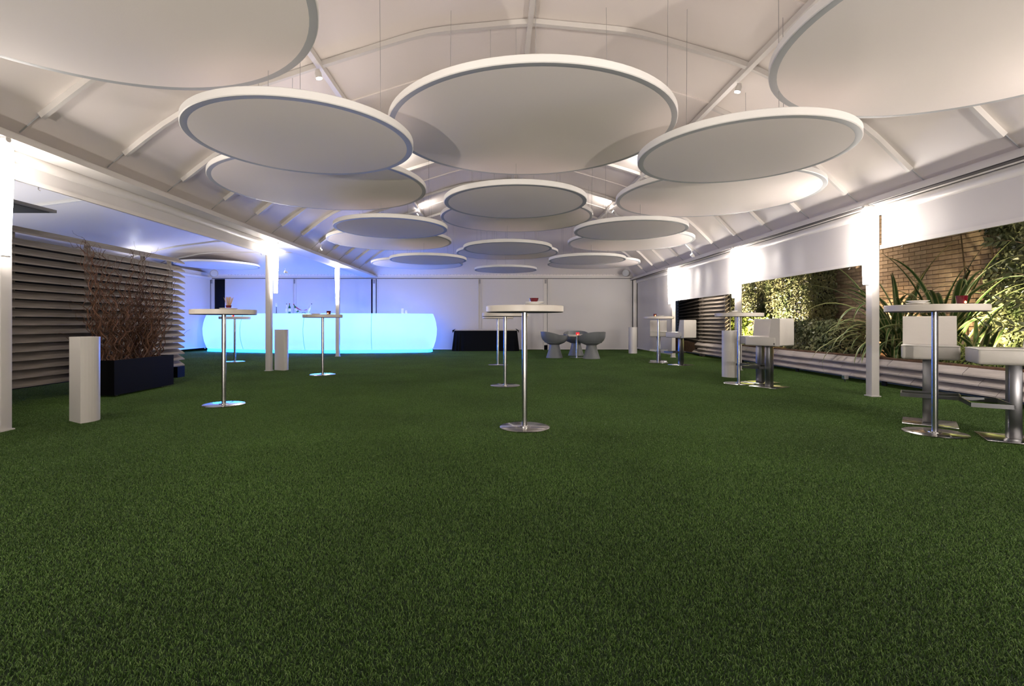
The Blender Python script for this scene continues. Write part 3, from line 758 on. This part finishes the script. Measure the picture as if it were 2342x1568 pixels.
for xs_ in (-8.15, -6.0, -3.92):
    sm = MB(); dyx = .104*(xs_+5.2); nl = math.hypot(1, dyx)
    sm.tube([(xs_+dyx/nl*(bu+.002), bary(xs_)-(bu+.002)/nl, z) for z, bu in bp], .008, 5); sm.build('seam', M['barseam'], bar)

for i in range(8):
    xx = -9.1 + i*.93
    ld = bpy.data.lights.new('bar_led', 'AREA'); ld.shape = 'RECTANGLE'; ld.size = .8; ld.size_y = .12; ld.energy = BARLED; ld.color = (.2, .5, 1)
    lo = bpy.data.objects.new('bar_led', ld); col.objects.link(lo); lo.parent = bar; lo.location = (xx, bary(xx)+.30, .14); lo.rotation_euler = (PI-.6, 0, 0)
    l2 = bpy.data.lights.new('plinth_led', 'AREA'); l2.shape = 'RECTANGLE'; l2.size = .9; l2.size_y = .03; l2.energy = 7.0; l2.color = (0, .16, 1)
    lo = bpy.data.objects.new('plinth_led', l2); col.objects.link(lo); lo.parent = bar; lo.location = (xx, bary(xx)-.03, .098); lo.rotation_euler = (-.75, 0, .104*(xx+5.2))
# items on the bar
def bottle(px, py_base, h, mats, lab, tilt=0, rz=0, yoff=.35, x=None):
    X = (px-CX)*(bary(-5.5)+yoff)/F
    t = thing('bottle', lab, 'bottle', (X, bary(X)+yoff, 1.25+(.035 if tilt else 0)), rz, group='bottles on the bar'); t.rotation_euler = (0, tilt, 0)
    MB().lathe([(.036, 0), (.038, .01), (.038, h*.58), (.03, h*.68), (.014, h*.78), (.013, h*.93)], 18).build('glass', mats[0], t)
    MB().lathe([(.015, h*.93), (.016, h), (.006, h+.004)], 12).build('cap', mats[1], t)
    MB().lathe([(.0385, h*.18), (.0387, h*.2), (.0387, h*.48), (.0385, h*.5)], 18, cap=False).build('label_band', M['label'], t)
bottle(652, 715, .32, (M['clearglass'], M['capblack']), 'clear bottle with black cap standing on the bar, left of the green one')
bottle(659, 715, .33, (M['greenglass'], M['capred']), 'green bottle with red cap and white label on the bar')
bottle(680, 715, .31, (M['greenglass'], M['pink']), 'dark bottle leaning left in the cradle on the bar', -.5)
bottle(703, 715, .31, (M['clearglass'], M['capblack']), 'clear bottle leaning right in the cradle on the bar', .42)
xh = (692-CX)*16.1/F
t = thing('bottle_cradle', 'pink cloth cradle slung between two leaning bottles on the bar', 'bottle holder', (xh, bary(xh)+.35, 1.25))
hm = MB(); vs = []; fs = []
for j in range(13):
    u = j/12; x = -.22+.34*u; z = .20-.32*u*1.0+.24*u*u
    for k in (0, 1): vs.append((x, -.05+.10*k, z)); 
for j in range(12): fs.append((2*j, 2*j+1, 2*j+3, 2*j+2))
for (a, b_) in zip(range(0, 24, 2), range(2, 26, 2)): pass
hm.add(vs, fs, 0, True); hm.add([(x, y, z+.012) for x, y, z in vs], fs, 0, True); hm.build('sling', M['pink'], t)
MB().tube([(-.05, 0, 0), (-.02, 0, .035), (.06, 0, .035), (.09, 0, 0)], .008, 6).build('stand', M['greenglass'], t)
xt = (626.5-CX)*16.1/F
t = thing('tap_stand', 'slim dark stand with a white head on the bar beside the second left post', 'stand', (xt, bary(xt)+.35, 1.25))
MB().lathe([(.05, 0), (.05, .01), (.012, .02), (.01, .2), (.014, .22)], 14).build('stem', M['capblack'], t)
MB().lathe([(.014, .22), (.035, .25), (.03, .32), (.01, .335)], 12).build('head', M['plate'], t)
for px, h, q, lab in ((921, .16, .042, 'taller white candle on the right part of the bar'), (929.5, .105, .038, 'shorter white candle on the right part of the bar')):
    X = (px-CX)*16.3/F
    t = thing('white_candle', lab, 'candle', (X, bary(X)+.28, 1.25), group='white candles on the bar')
    MB().lathe([(q, 0), (q, h), (q*.8, h+.01), (q*.25, h+.012)], 18).build('wax', M['candle'], t)
    MB().lathe([(.004, h+.01), (.003, h+.03)], 6).build('wick', M['straw'], t)

# ------------------------------------------------------------------ things on the tables
TT = 1.103
def plate(x, y, z, lab, q=.095):
    t = thing('white_dish', lab, 'dish', (x, y, z), group='white dishes on the tables')
    MB().lathe([(q*.55, 0), (q*.6, .003), (q, .016), (q, .019), (q*.62, .008), (q*.1, .006)], 28).build('dish_body', M['plate'], t)
    MB().lathe([(q*.45, .0075), (q*.5, .010), (q*.1, .011)], 20).build('napkin', M['label'], t)
def cup(x, y, z, lab, lit=True, h=.055, q=.036):
    t = thing('candle_cup', lab, 'candle holder', (x, y, z), group='dark red glass candle cups')
    MB().lathe([(q*.78, 0), (q*.8, .004), (q, h), (q*.94, h), (q*.74, .008), (q*.05, .007)], 22).build('glass', M['red'] if lit != 2 else M['rededge'], t)
    if lit:
        MB().lathe([(.015, .008), (.016, .016), (.003, .017)], 12).build('tea_light', M['candle'], t)
        MB().lathe([(.002, .016), (.006, .024), (.004, .033), (.0005, .042)], 8).build('flame', M['flame'], t)
        fm = MB(); fm.lathe([(.0005, .010), (.008, .016), (.0085, .022), (.0005, .032)], 8, 0, (-q*.05, -q*.88, 0)); fm.build('glow_through_glass', M['flame'], t)
a = TP[0]; plate(a.x+.095, a.y+.06, TT, 'lower white dish on the near middle table'); plate(a.x+.095, a.y+.06, TT+.02, 'upper white dish of the stack on the near middle table', .085)
cup(a.x+.09, a.y+.06, TT+.040, 'dark red candle cup standing on stacked dishes, near middle table', False, .035, .042)
a = TP[3]; plate(a.x+.03, a.y+.05, TT, 'white dish under the straw bundle on the nearest left table', .10)
cup(a.x+.03, a.y+.05, TT+.022, 'red cup holding the straws on the nearest left table', False, .03, .034)
sw = thing('straw_bundle', 'fanned bundle of thin tan straws standing in a red cup, nearest left table', 'straws', (a.x+.03, a.y+.05, TT+.03))
rs = random.Random(2)
for i in range(46):
    an = rs.uniform(0, 2*PI); q = rs.uniform(0, .026); l_ = rs.uniform(.10, .125)
    s_ = MB(); s_.tube([(q*.6*math.cos(an), q*.6*math.sin(an), 0), (q*2.3*math.cos(an), q*2.3*math.sin(an), l_)], .0016, 5); s_.build('straw', M['straw'], sw)
a = TP[4]; cup(a.x-.02, a.y-.05, TT, 'lit red candle cup on the far left table before the bar', 2)
a = TP[5]; plate(a.x-.12, a.y-.02, TT, 'white dish on the table before the middle of the bar'); cup(a.x+.12, a.y-.03, TT, 'dark red candle cup on the table before the middle of the bar', True, .065, .042)
a = TP[6]; plate(a.x-.13, a.y+.02, TT, 'lower white dish on the nearest right table', .085); plate(a.x-.13, a.y+.02, TT+.02, 'upper white dish on the nearest right table', .08)
cup(a.x+.12, a.y-.12, TT, 'tall dark red candle cup on the nearest right table', True, .075, .042)
a = TP[7]; plate(a.x-.06, a.y+.02, TT, 'white dish on the table with two side-on stools', .10); plate(a.x-.06, a.y+.02, TT+.02, 'small white dish stacked on the table with two side-on stools', .05)
a = TP[8]; plate(a.x+.05, a.y, TT, 'white dish on the farthest right table', .085); cup(a.x-.09, a.y-.02, TT, 'dark red candle cup on the farthest right table', True, .06, .04)
cup(c_t.x-.0, c_t.y-.12, .62, 'lit pink-red candle cup on the low table between the tub chairs', 2, .07, .05)
plate(c_t.x+.1, c_t.y+.08, .62, 'white dish on the low table between the tub chairs', .08)

# ------------------------------------------------------------------ garden on the right
gx = 5.76
struct('floor_garden', MB().box(5.95, 7.6, 2.0, 20, .05, .36), M['soil'])
bench = thing('garden_planter', 'long low planter wall of three rows of pale weathered planks along the right garden', 'planter', (gx, 0, 0))
def plank(length, wdt=.085, rise=.082, th=.018):
    mb = MB(); sec = [(0, 0), (0, th), (wdt, rise+th), (wdt, rise)]
    mb.rings([[(x, y, z) for x, z in sec] for y in (0, length)], True, True, 0, False); return mb
plk = None; rl = random.Random(9)
for k in range(3):
    y = 2.2 + k*.21
    while y < 14.3:
        ln = .60
        if plk is None: plk = plank(.594).build('plank', M['plank'], bench); o = plk
        else: o = inst(plk, bench)
        o.location = (rl.uniform(-.003, .003), y, .085 + k*.107 + rl.uniform(-.002, .002)); o.rotation_euler = (0, rl.uniform(-.02, .02), 0); y += ln
MB().box(.115, .14, 2.2, 14.5, .06, .40).build('shade_sheet', M['dark'], bench)  # added dark sheet standing in for the shade behind the planks
MB().box(.10, .20, 2.2, 14.5, .40, .425).build('top_rail', M['soil'], bench)
for y in (3.2, 5.4, 7.6, 9.8, 12.0): MB().box(.095, .12, y-.04, y+.04, 0, .38).build('post', M['dark'], bench)
# far tall slatted screens
def screen(x, y, rz, ln, lab):
    t = thing('slatted_screen', lab, 'fence', (x, y, 0), rz)
    p0 = None
    for k in range(18):
        if p0 is None: p0 = plank(ln, .11).build('slat', M['wood'], t); o = p0
        else: o = inst(p0, t)
        o.location = (rl.uniform(-.004, .004), 0, .22+k*.104); o.rotation_euler = (0, rl.uniform(-.03, .03), 0)
    MB().box(.12, .15, 0, ln, .15, 2.1).build('shade_sheet', M['dark'], t)  # added dark sheet, keeps the gaps between the slats in shade
    for yy in (.1, ln-.1): MB().box(.04, .11, yy-.04, yy+.04, 0, 2.1).build('post', M['wood'], t)
screen(5.80, 12.75, 0, 1.62, 'tall slatted screen right of the kink, half covered by the hedge')
screen(5.80, 14.42, -.22, 4.6, 'tall slatted screen beyond the kink, seen past the farthest right post')
# brick wall
bw = struct('wall_right', MB().box(7.665, 7.8, 2.5, 17, .3, 3.3), M['mortar'])
bks = [MB().rbox(-.012, .052, -.1195, .1195, -.032, .032, .003, 0, 1).build('brick', M['brick'][i], bw) for i in range(3)]
rk = random.Random(4); cand = []
for r_ in range(36):
    z = .40 + r_*.0755
    for c in range(58):
        y = 2.8 + c*.2505 + (.125 if r_ % 2 else 0)
        vis = (7.35 < y < 11.3) and (.55 < z < 2.5); cand.append((0 if vis else 1, abs(z-1.65)+abs(y-9.0)*.45, y, z))
cand.sort(); rest = MB(); used = [False]*3
for i, (v_, _, y, z) in enumerate(cand):
    k = rk.randrange(3)
    if i < 300:
        if not used[k]: o = bks[k]; used[k] = True
        else: o = inst(bks[k], bw)
        o.location = (7.655-rk.uniform(0, .003), y, z); o.rotation_euler = (0, 0, rk.uniform(-.006, .006))
    else: rest.box(7.644-rk.uniform(0, .003), 7.70, y-.1195, y+.1195, z-.032, z+.032, k)
rest.build('bricks_beyond', M['brick'], bw, kind='stuff')

# leaves
def leafmesh(mb, p, nrm, up, L_, Wd, mi=0):
    nrm = Vector(nrm).normalized(); up = Vector(up); up = (up-nrm*up.dot(nrm)).normalized(); sd = nrm.cross(up)
    p = Vector(p); fold = nrm*Wd*.25
    v = [p, p+sd*Wd*.5+up*L_*.4+fold, p+up*L_, p-sd*Wd*.5+up*L_*.4+fold, p+up*L_*.45]
    mb.add(v, [(0, 1, 4), (1, 2, 4), (2, 3, 4), (3, 0, 4)], mi, False)
def hedge(name, label, x0, y0, y1, z0, z1, depth, n, seed, m_='leaf', size=(.05, .09), cat='hedge', shape=None):
    rr = random.Random(seed); t = thing(name, label, cat, (x0, y0, 0))
    mb = MB()
    for i in range(n):
        y = rr.uniform(0, y1-y0); z = rr.uniform(z0, z1)
        if shape and not shape(y, z, rr): continue
        bul = .10*noise.noise(Vector((y*1.7, z*1.9, seed)))
        face = rr.random()
        x = rr.uniform(0, .10)+bul
        nr = (-1+rr.uniform(-.5, .5), rr.uniform(-.8, .8), rr.uniform(-.2, .9)); 
        if face < .13: y = rr.uniform(-.05, .05)+bul; x = rr.uniform(0, depth); nr = (rr.uniform(-.8, .4), -1, rr.uniform(0, .8))
        if face > .95: z = z1+rr.uniform(-.05, .06); x = rr.uniform(0, depth)
        s_ = rr.uniform(*size)
        leafmesh(mb, (x, y, z), nr, (rr.uniform(-.5, .5), rr.uniform(-1, 1), rr.uniform(-1.2, .3)), s_, s_*rr.uniform(.5, .85))
    mb.build('leaves', M[m_], t, kind='stuff')
    st_ = MB()
    for i in range(9):
        y = (y1-y0)*(i+.5)/9; st_.tube([(depth*.6, y, z0-.05), (depth*.5+.02, y+rr.uniform(-.2, .2), (z0+z1)/2), (depth*.4, y+rr.uniform(-.3, .3), z1-.1)], [.018, .012, .006], 5)
    st_.build('stems', M['stem'], t)
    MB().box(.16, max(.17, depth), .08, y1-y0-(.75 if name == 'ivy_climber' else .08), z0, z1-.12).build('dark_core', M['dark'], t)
    return t
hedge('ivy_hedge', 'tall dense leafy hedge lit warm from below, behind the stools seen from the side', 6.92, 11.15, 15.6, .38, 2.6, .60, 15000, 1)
hedge('ivy_climber', 'dark leafy climber covering the brick wall at the right edge, lit yellow low down', 7.28, 5.8, 8.0, .38, 2.9, .20, 24000, 2, size=(.055, .10), shape=lambda y, z, rr: y < 1.72+.3*noise.noise(Vector((z*2.2, 3, 1)))-.15*abs(z-1.0) + rr.uniform(-.1, .15))
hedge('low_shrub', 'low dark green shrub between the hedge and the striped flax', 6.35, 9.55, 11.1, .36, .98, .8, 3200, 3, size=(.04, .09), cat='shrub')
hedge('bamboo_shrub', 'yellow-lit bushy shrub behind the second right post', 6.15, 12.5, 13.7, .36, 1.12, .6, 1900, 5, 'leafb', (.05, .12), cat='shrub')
hedge('ground_cover', 'low mossy green planting beside the right edge stool', 6.15, 5.9, 6.9, .36, .62, .5, 1300, 6, 'leafb', (.02, .05), cat='plant')
# sprigs reaching out of the climber
def sprig(x, y, z, d, ln, lab, seed):
    rr = random.Random(seed); t = thing('leafy_sprig', lab, 'branch', (x, y, z), group='dark sprigs of the climber')
    d = Vector(d).normalized(); pts = [d*ln*k/8 + Vector((0, 0, .10*math.sin(k/8*2.5))) for k in range(9)]
    MB().tube(pts, [.007-.0006*k for k in range(9)], 5).build('stem', M['stem'], t)
    for k in range(1, 9):
        for s_ in (-1, 1):
            mb = MB(); leafmesh(mb, pts[k], (rr.uniform(-1, 0), -1+rr.uniform(-.5, .5), rr.uniform(-.5, .5)), d*.8+Vector((0, 0, s_*.8+rr.uniform(-.2, .2))), rr.uniform(.08, .14), rr.uniform(.035, .06)); mb.build('leaf', M['leaf'], t)
sprig(7.2, 6.3, 1.0, (-.9, .5, .25), .75, 'dark leafy sprig in front of the climber, upper one right of the table', 1)
sprig(7.1, 6.0, .75, (-.8, .7, .1), .85, 'dark leafy sprig in front of the climber, lower one above the edge stool', 2)
sprig(7.2, 6.5, 1.45, (-.9, .6, .2), .6, 'dark leafy sprig beside the brick wall above table height', 3)
sprig(7.2, 6.6, 1.9, (-.7, .7, .2), .55, 'dark leafy sprig high on the brick wall', 4)

# striped flax
def flax(x, y, z, lab, spec, seed):
    rr = random.Random(seed); t = thing('striped_flax', lab, 'plant', (x, y, z), group='striped flax plants')
    for (az, el, ln, droop) in spec:
        az += rr.uniform(-.18, .18); ln *= rr.uniform(.9, 1.1)
        n = 14; p = Vector((rr.uniform(-.10, .10), rr.uniform(-.12, .12), 0)); e_ = el
        w0 = rr.uniform(.026, .042); secs = []; tw = rr.uniform(-.5, .5)
        for k in range(n+1):
            u = k/n; hd = Vector((math.cos(az), math.sin(az), 0)); d = hd*math.cos(e_) + Vector((0, 0, math.sin(e_)))
            side = Vector((-math.sin(az), math.cos(az), 0)); nn = d.cross(side)
            side = side*math.cos(tw*u) + nn*math.sin(tw*u); nn = d.cross(side)
            wd = w0*min(1, .55+u*2)*(1-max(0, (u-.45)/.55)**1.6)+.0015
            secs.append([p-side*wd+nn*wd*.35, p-side*wd*.62+nn*wd*.15, p, p+side*wd*.62+nn*wd*.15, p+side*wd+nn*wd*.35])
            p = p + d*ln/n; p.x = min(p.x, 7.56-x); e_ -= droop/n*(.3+1.7*u)
        mb = MB(); vs = [q for s_ in secs for q in s_]; fs = []; mi = []
        mb.add(vs, [])
        for k in range(n):
            for j in range(4):
                mb.f.append([k*5+j, k*5+j+1, (k+1)*5+j+1, (k+1)*5+j]); mb.m.append(1 if j in (0, 3) else 0); mb.sm.append(True)
        mb.build('leaf', [M['phor'], M['phory']], t)
    return t
rf = random.Random(21)
sp1 = [(PI+rf.uniform(-.7, 1.2), rf.uniform(.6, 1.25), rf.uniform(1.0, 1.45), rf.uniform(1.6, 3.0)) for _ in range(34)] + \
      [(rf.uniform(0, 2*PI), rf.uniform(1.1, 1.48), rf.uniform(1.5, 2.1), rf.uniform(.8, 2.6)) for _ in range(28)]
flax(6.65, 8.35, .36, 'large striped flax, leaves arching over the planter planks beside the near right post', sp1, 1)
sp2 = [(rf.uniform(0, 2*PI), rf.uniform(1.1, 1.5), rf.uniform(1.4, 2.1), rf.uniform(.6, 2.6)) for _ in range(38)] + \
      [(PI+rf.uniform(-1, 1), rf.uniform(.6, 1.2), rf.uniform(.9, 1.5), rf.uniform(1, 2.2)) for _ in range(14)]
flax(6.75, 7.55, .36, 'striped flax behind the nearest right table, upright leaves before the brick wall', sp2, 2)
sp3 = [(rf.uniform(0, 2*PI), rf.uniform(.9, 1.4), rf.uniform(.6, .95), rf.uniform(.3, 1.6)) for _ in range(14)]
flax(6.7, 7.05, .36, 'small striped flax beside the edge stool, low yellowish leaves', sp3, 3)

# garden floodlights
def flood(x, y, z, aim, en, color, lab, lens=True, size=1.9):
    t = thing('garden_floodlight', lab, 'floodlight', (x, y, z), group='garden floodlights')
    a = Vector(aim).normalized(); s_ = a.orthogonal().normalized(); u = a.cross(s_)
    MB().obox(a*-.03, s_*.07, u*.05, a*.03).build('housing', M['speaker'], t)
    MB().obox(a*.003, s_*.062, u*.042, a*.003).build('lens', M['flood'], t)
    MB().tube([(0, 0, -.02), (0, 0, -z+.36)], .012, 6).build('spike', M['capblack'], t)
    ld = bpy.data.lights.new('flood_light', 'SPOT'); ld.energy = en*GARDEN; ld.color = color; ld.spot_size = size; ld.spot_blend = .8; ld.shadow_soft_size = .05
    lo = bpy.data.objects.new('flood_light', ld); col.objects.link(lo); lo.parent = t; lo.location = a*.03
    lo.rotation_euler = a.to_track_quat('-Z', 'Y').to_euler()
WARM = (1, .72, .42)
flood(7.15, 9.55, .50, (1, .05, .45), 70, WARM, 'floodlight behind the flax glaring at the brick wall')
flood(6.05, 12.1, .44, (.70, .0, .7), 420, (1, .78, .60), 'floodlight in front of the tall hedge')
flood(6.02, 12.42, .46, (.3, .35, .8), 60, (1, .8, .45), 'floodlight at the foot of the yellow-lit shrub')
flood(6.1, 13.9, .44, (.75, -.2, .65), 330, (1, .78, .60), 'floodlight in front of the far part of the tall hedge')
flood(6.75, 7.0, .46, (.5, .12, .85), 75, (1, .85, .55), 'floodlight at the foot of the climber at the right edge')
flood(7.2, 8.0, .46, (.25, .0, 1), 14, WARM, 'floodlight at the foot of the brick wall between two flax plants')
t = thing('ground_light', 'tiny unlit box lamp under the planter planks left of the near right post', 'lamp', (5.62, 8.1, .0))
MB().rbox(-.03, .03, -.04, .04, .045, .11, .006).build('lamp_box', M['speaker'], t); MB().tube([(0, 0, 0), (0, 0, .045)], .008, 6).build('stalk', M['capblack'], t)
MB().box(-.034, -.030, -.03, .03, .055, .10).build('lens', M['mirror'], t)
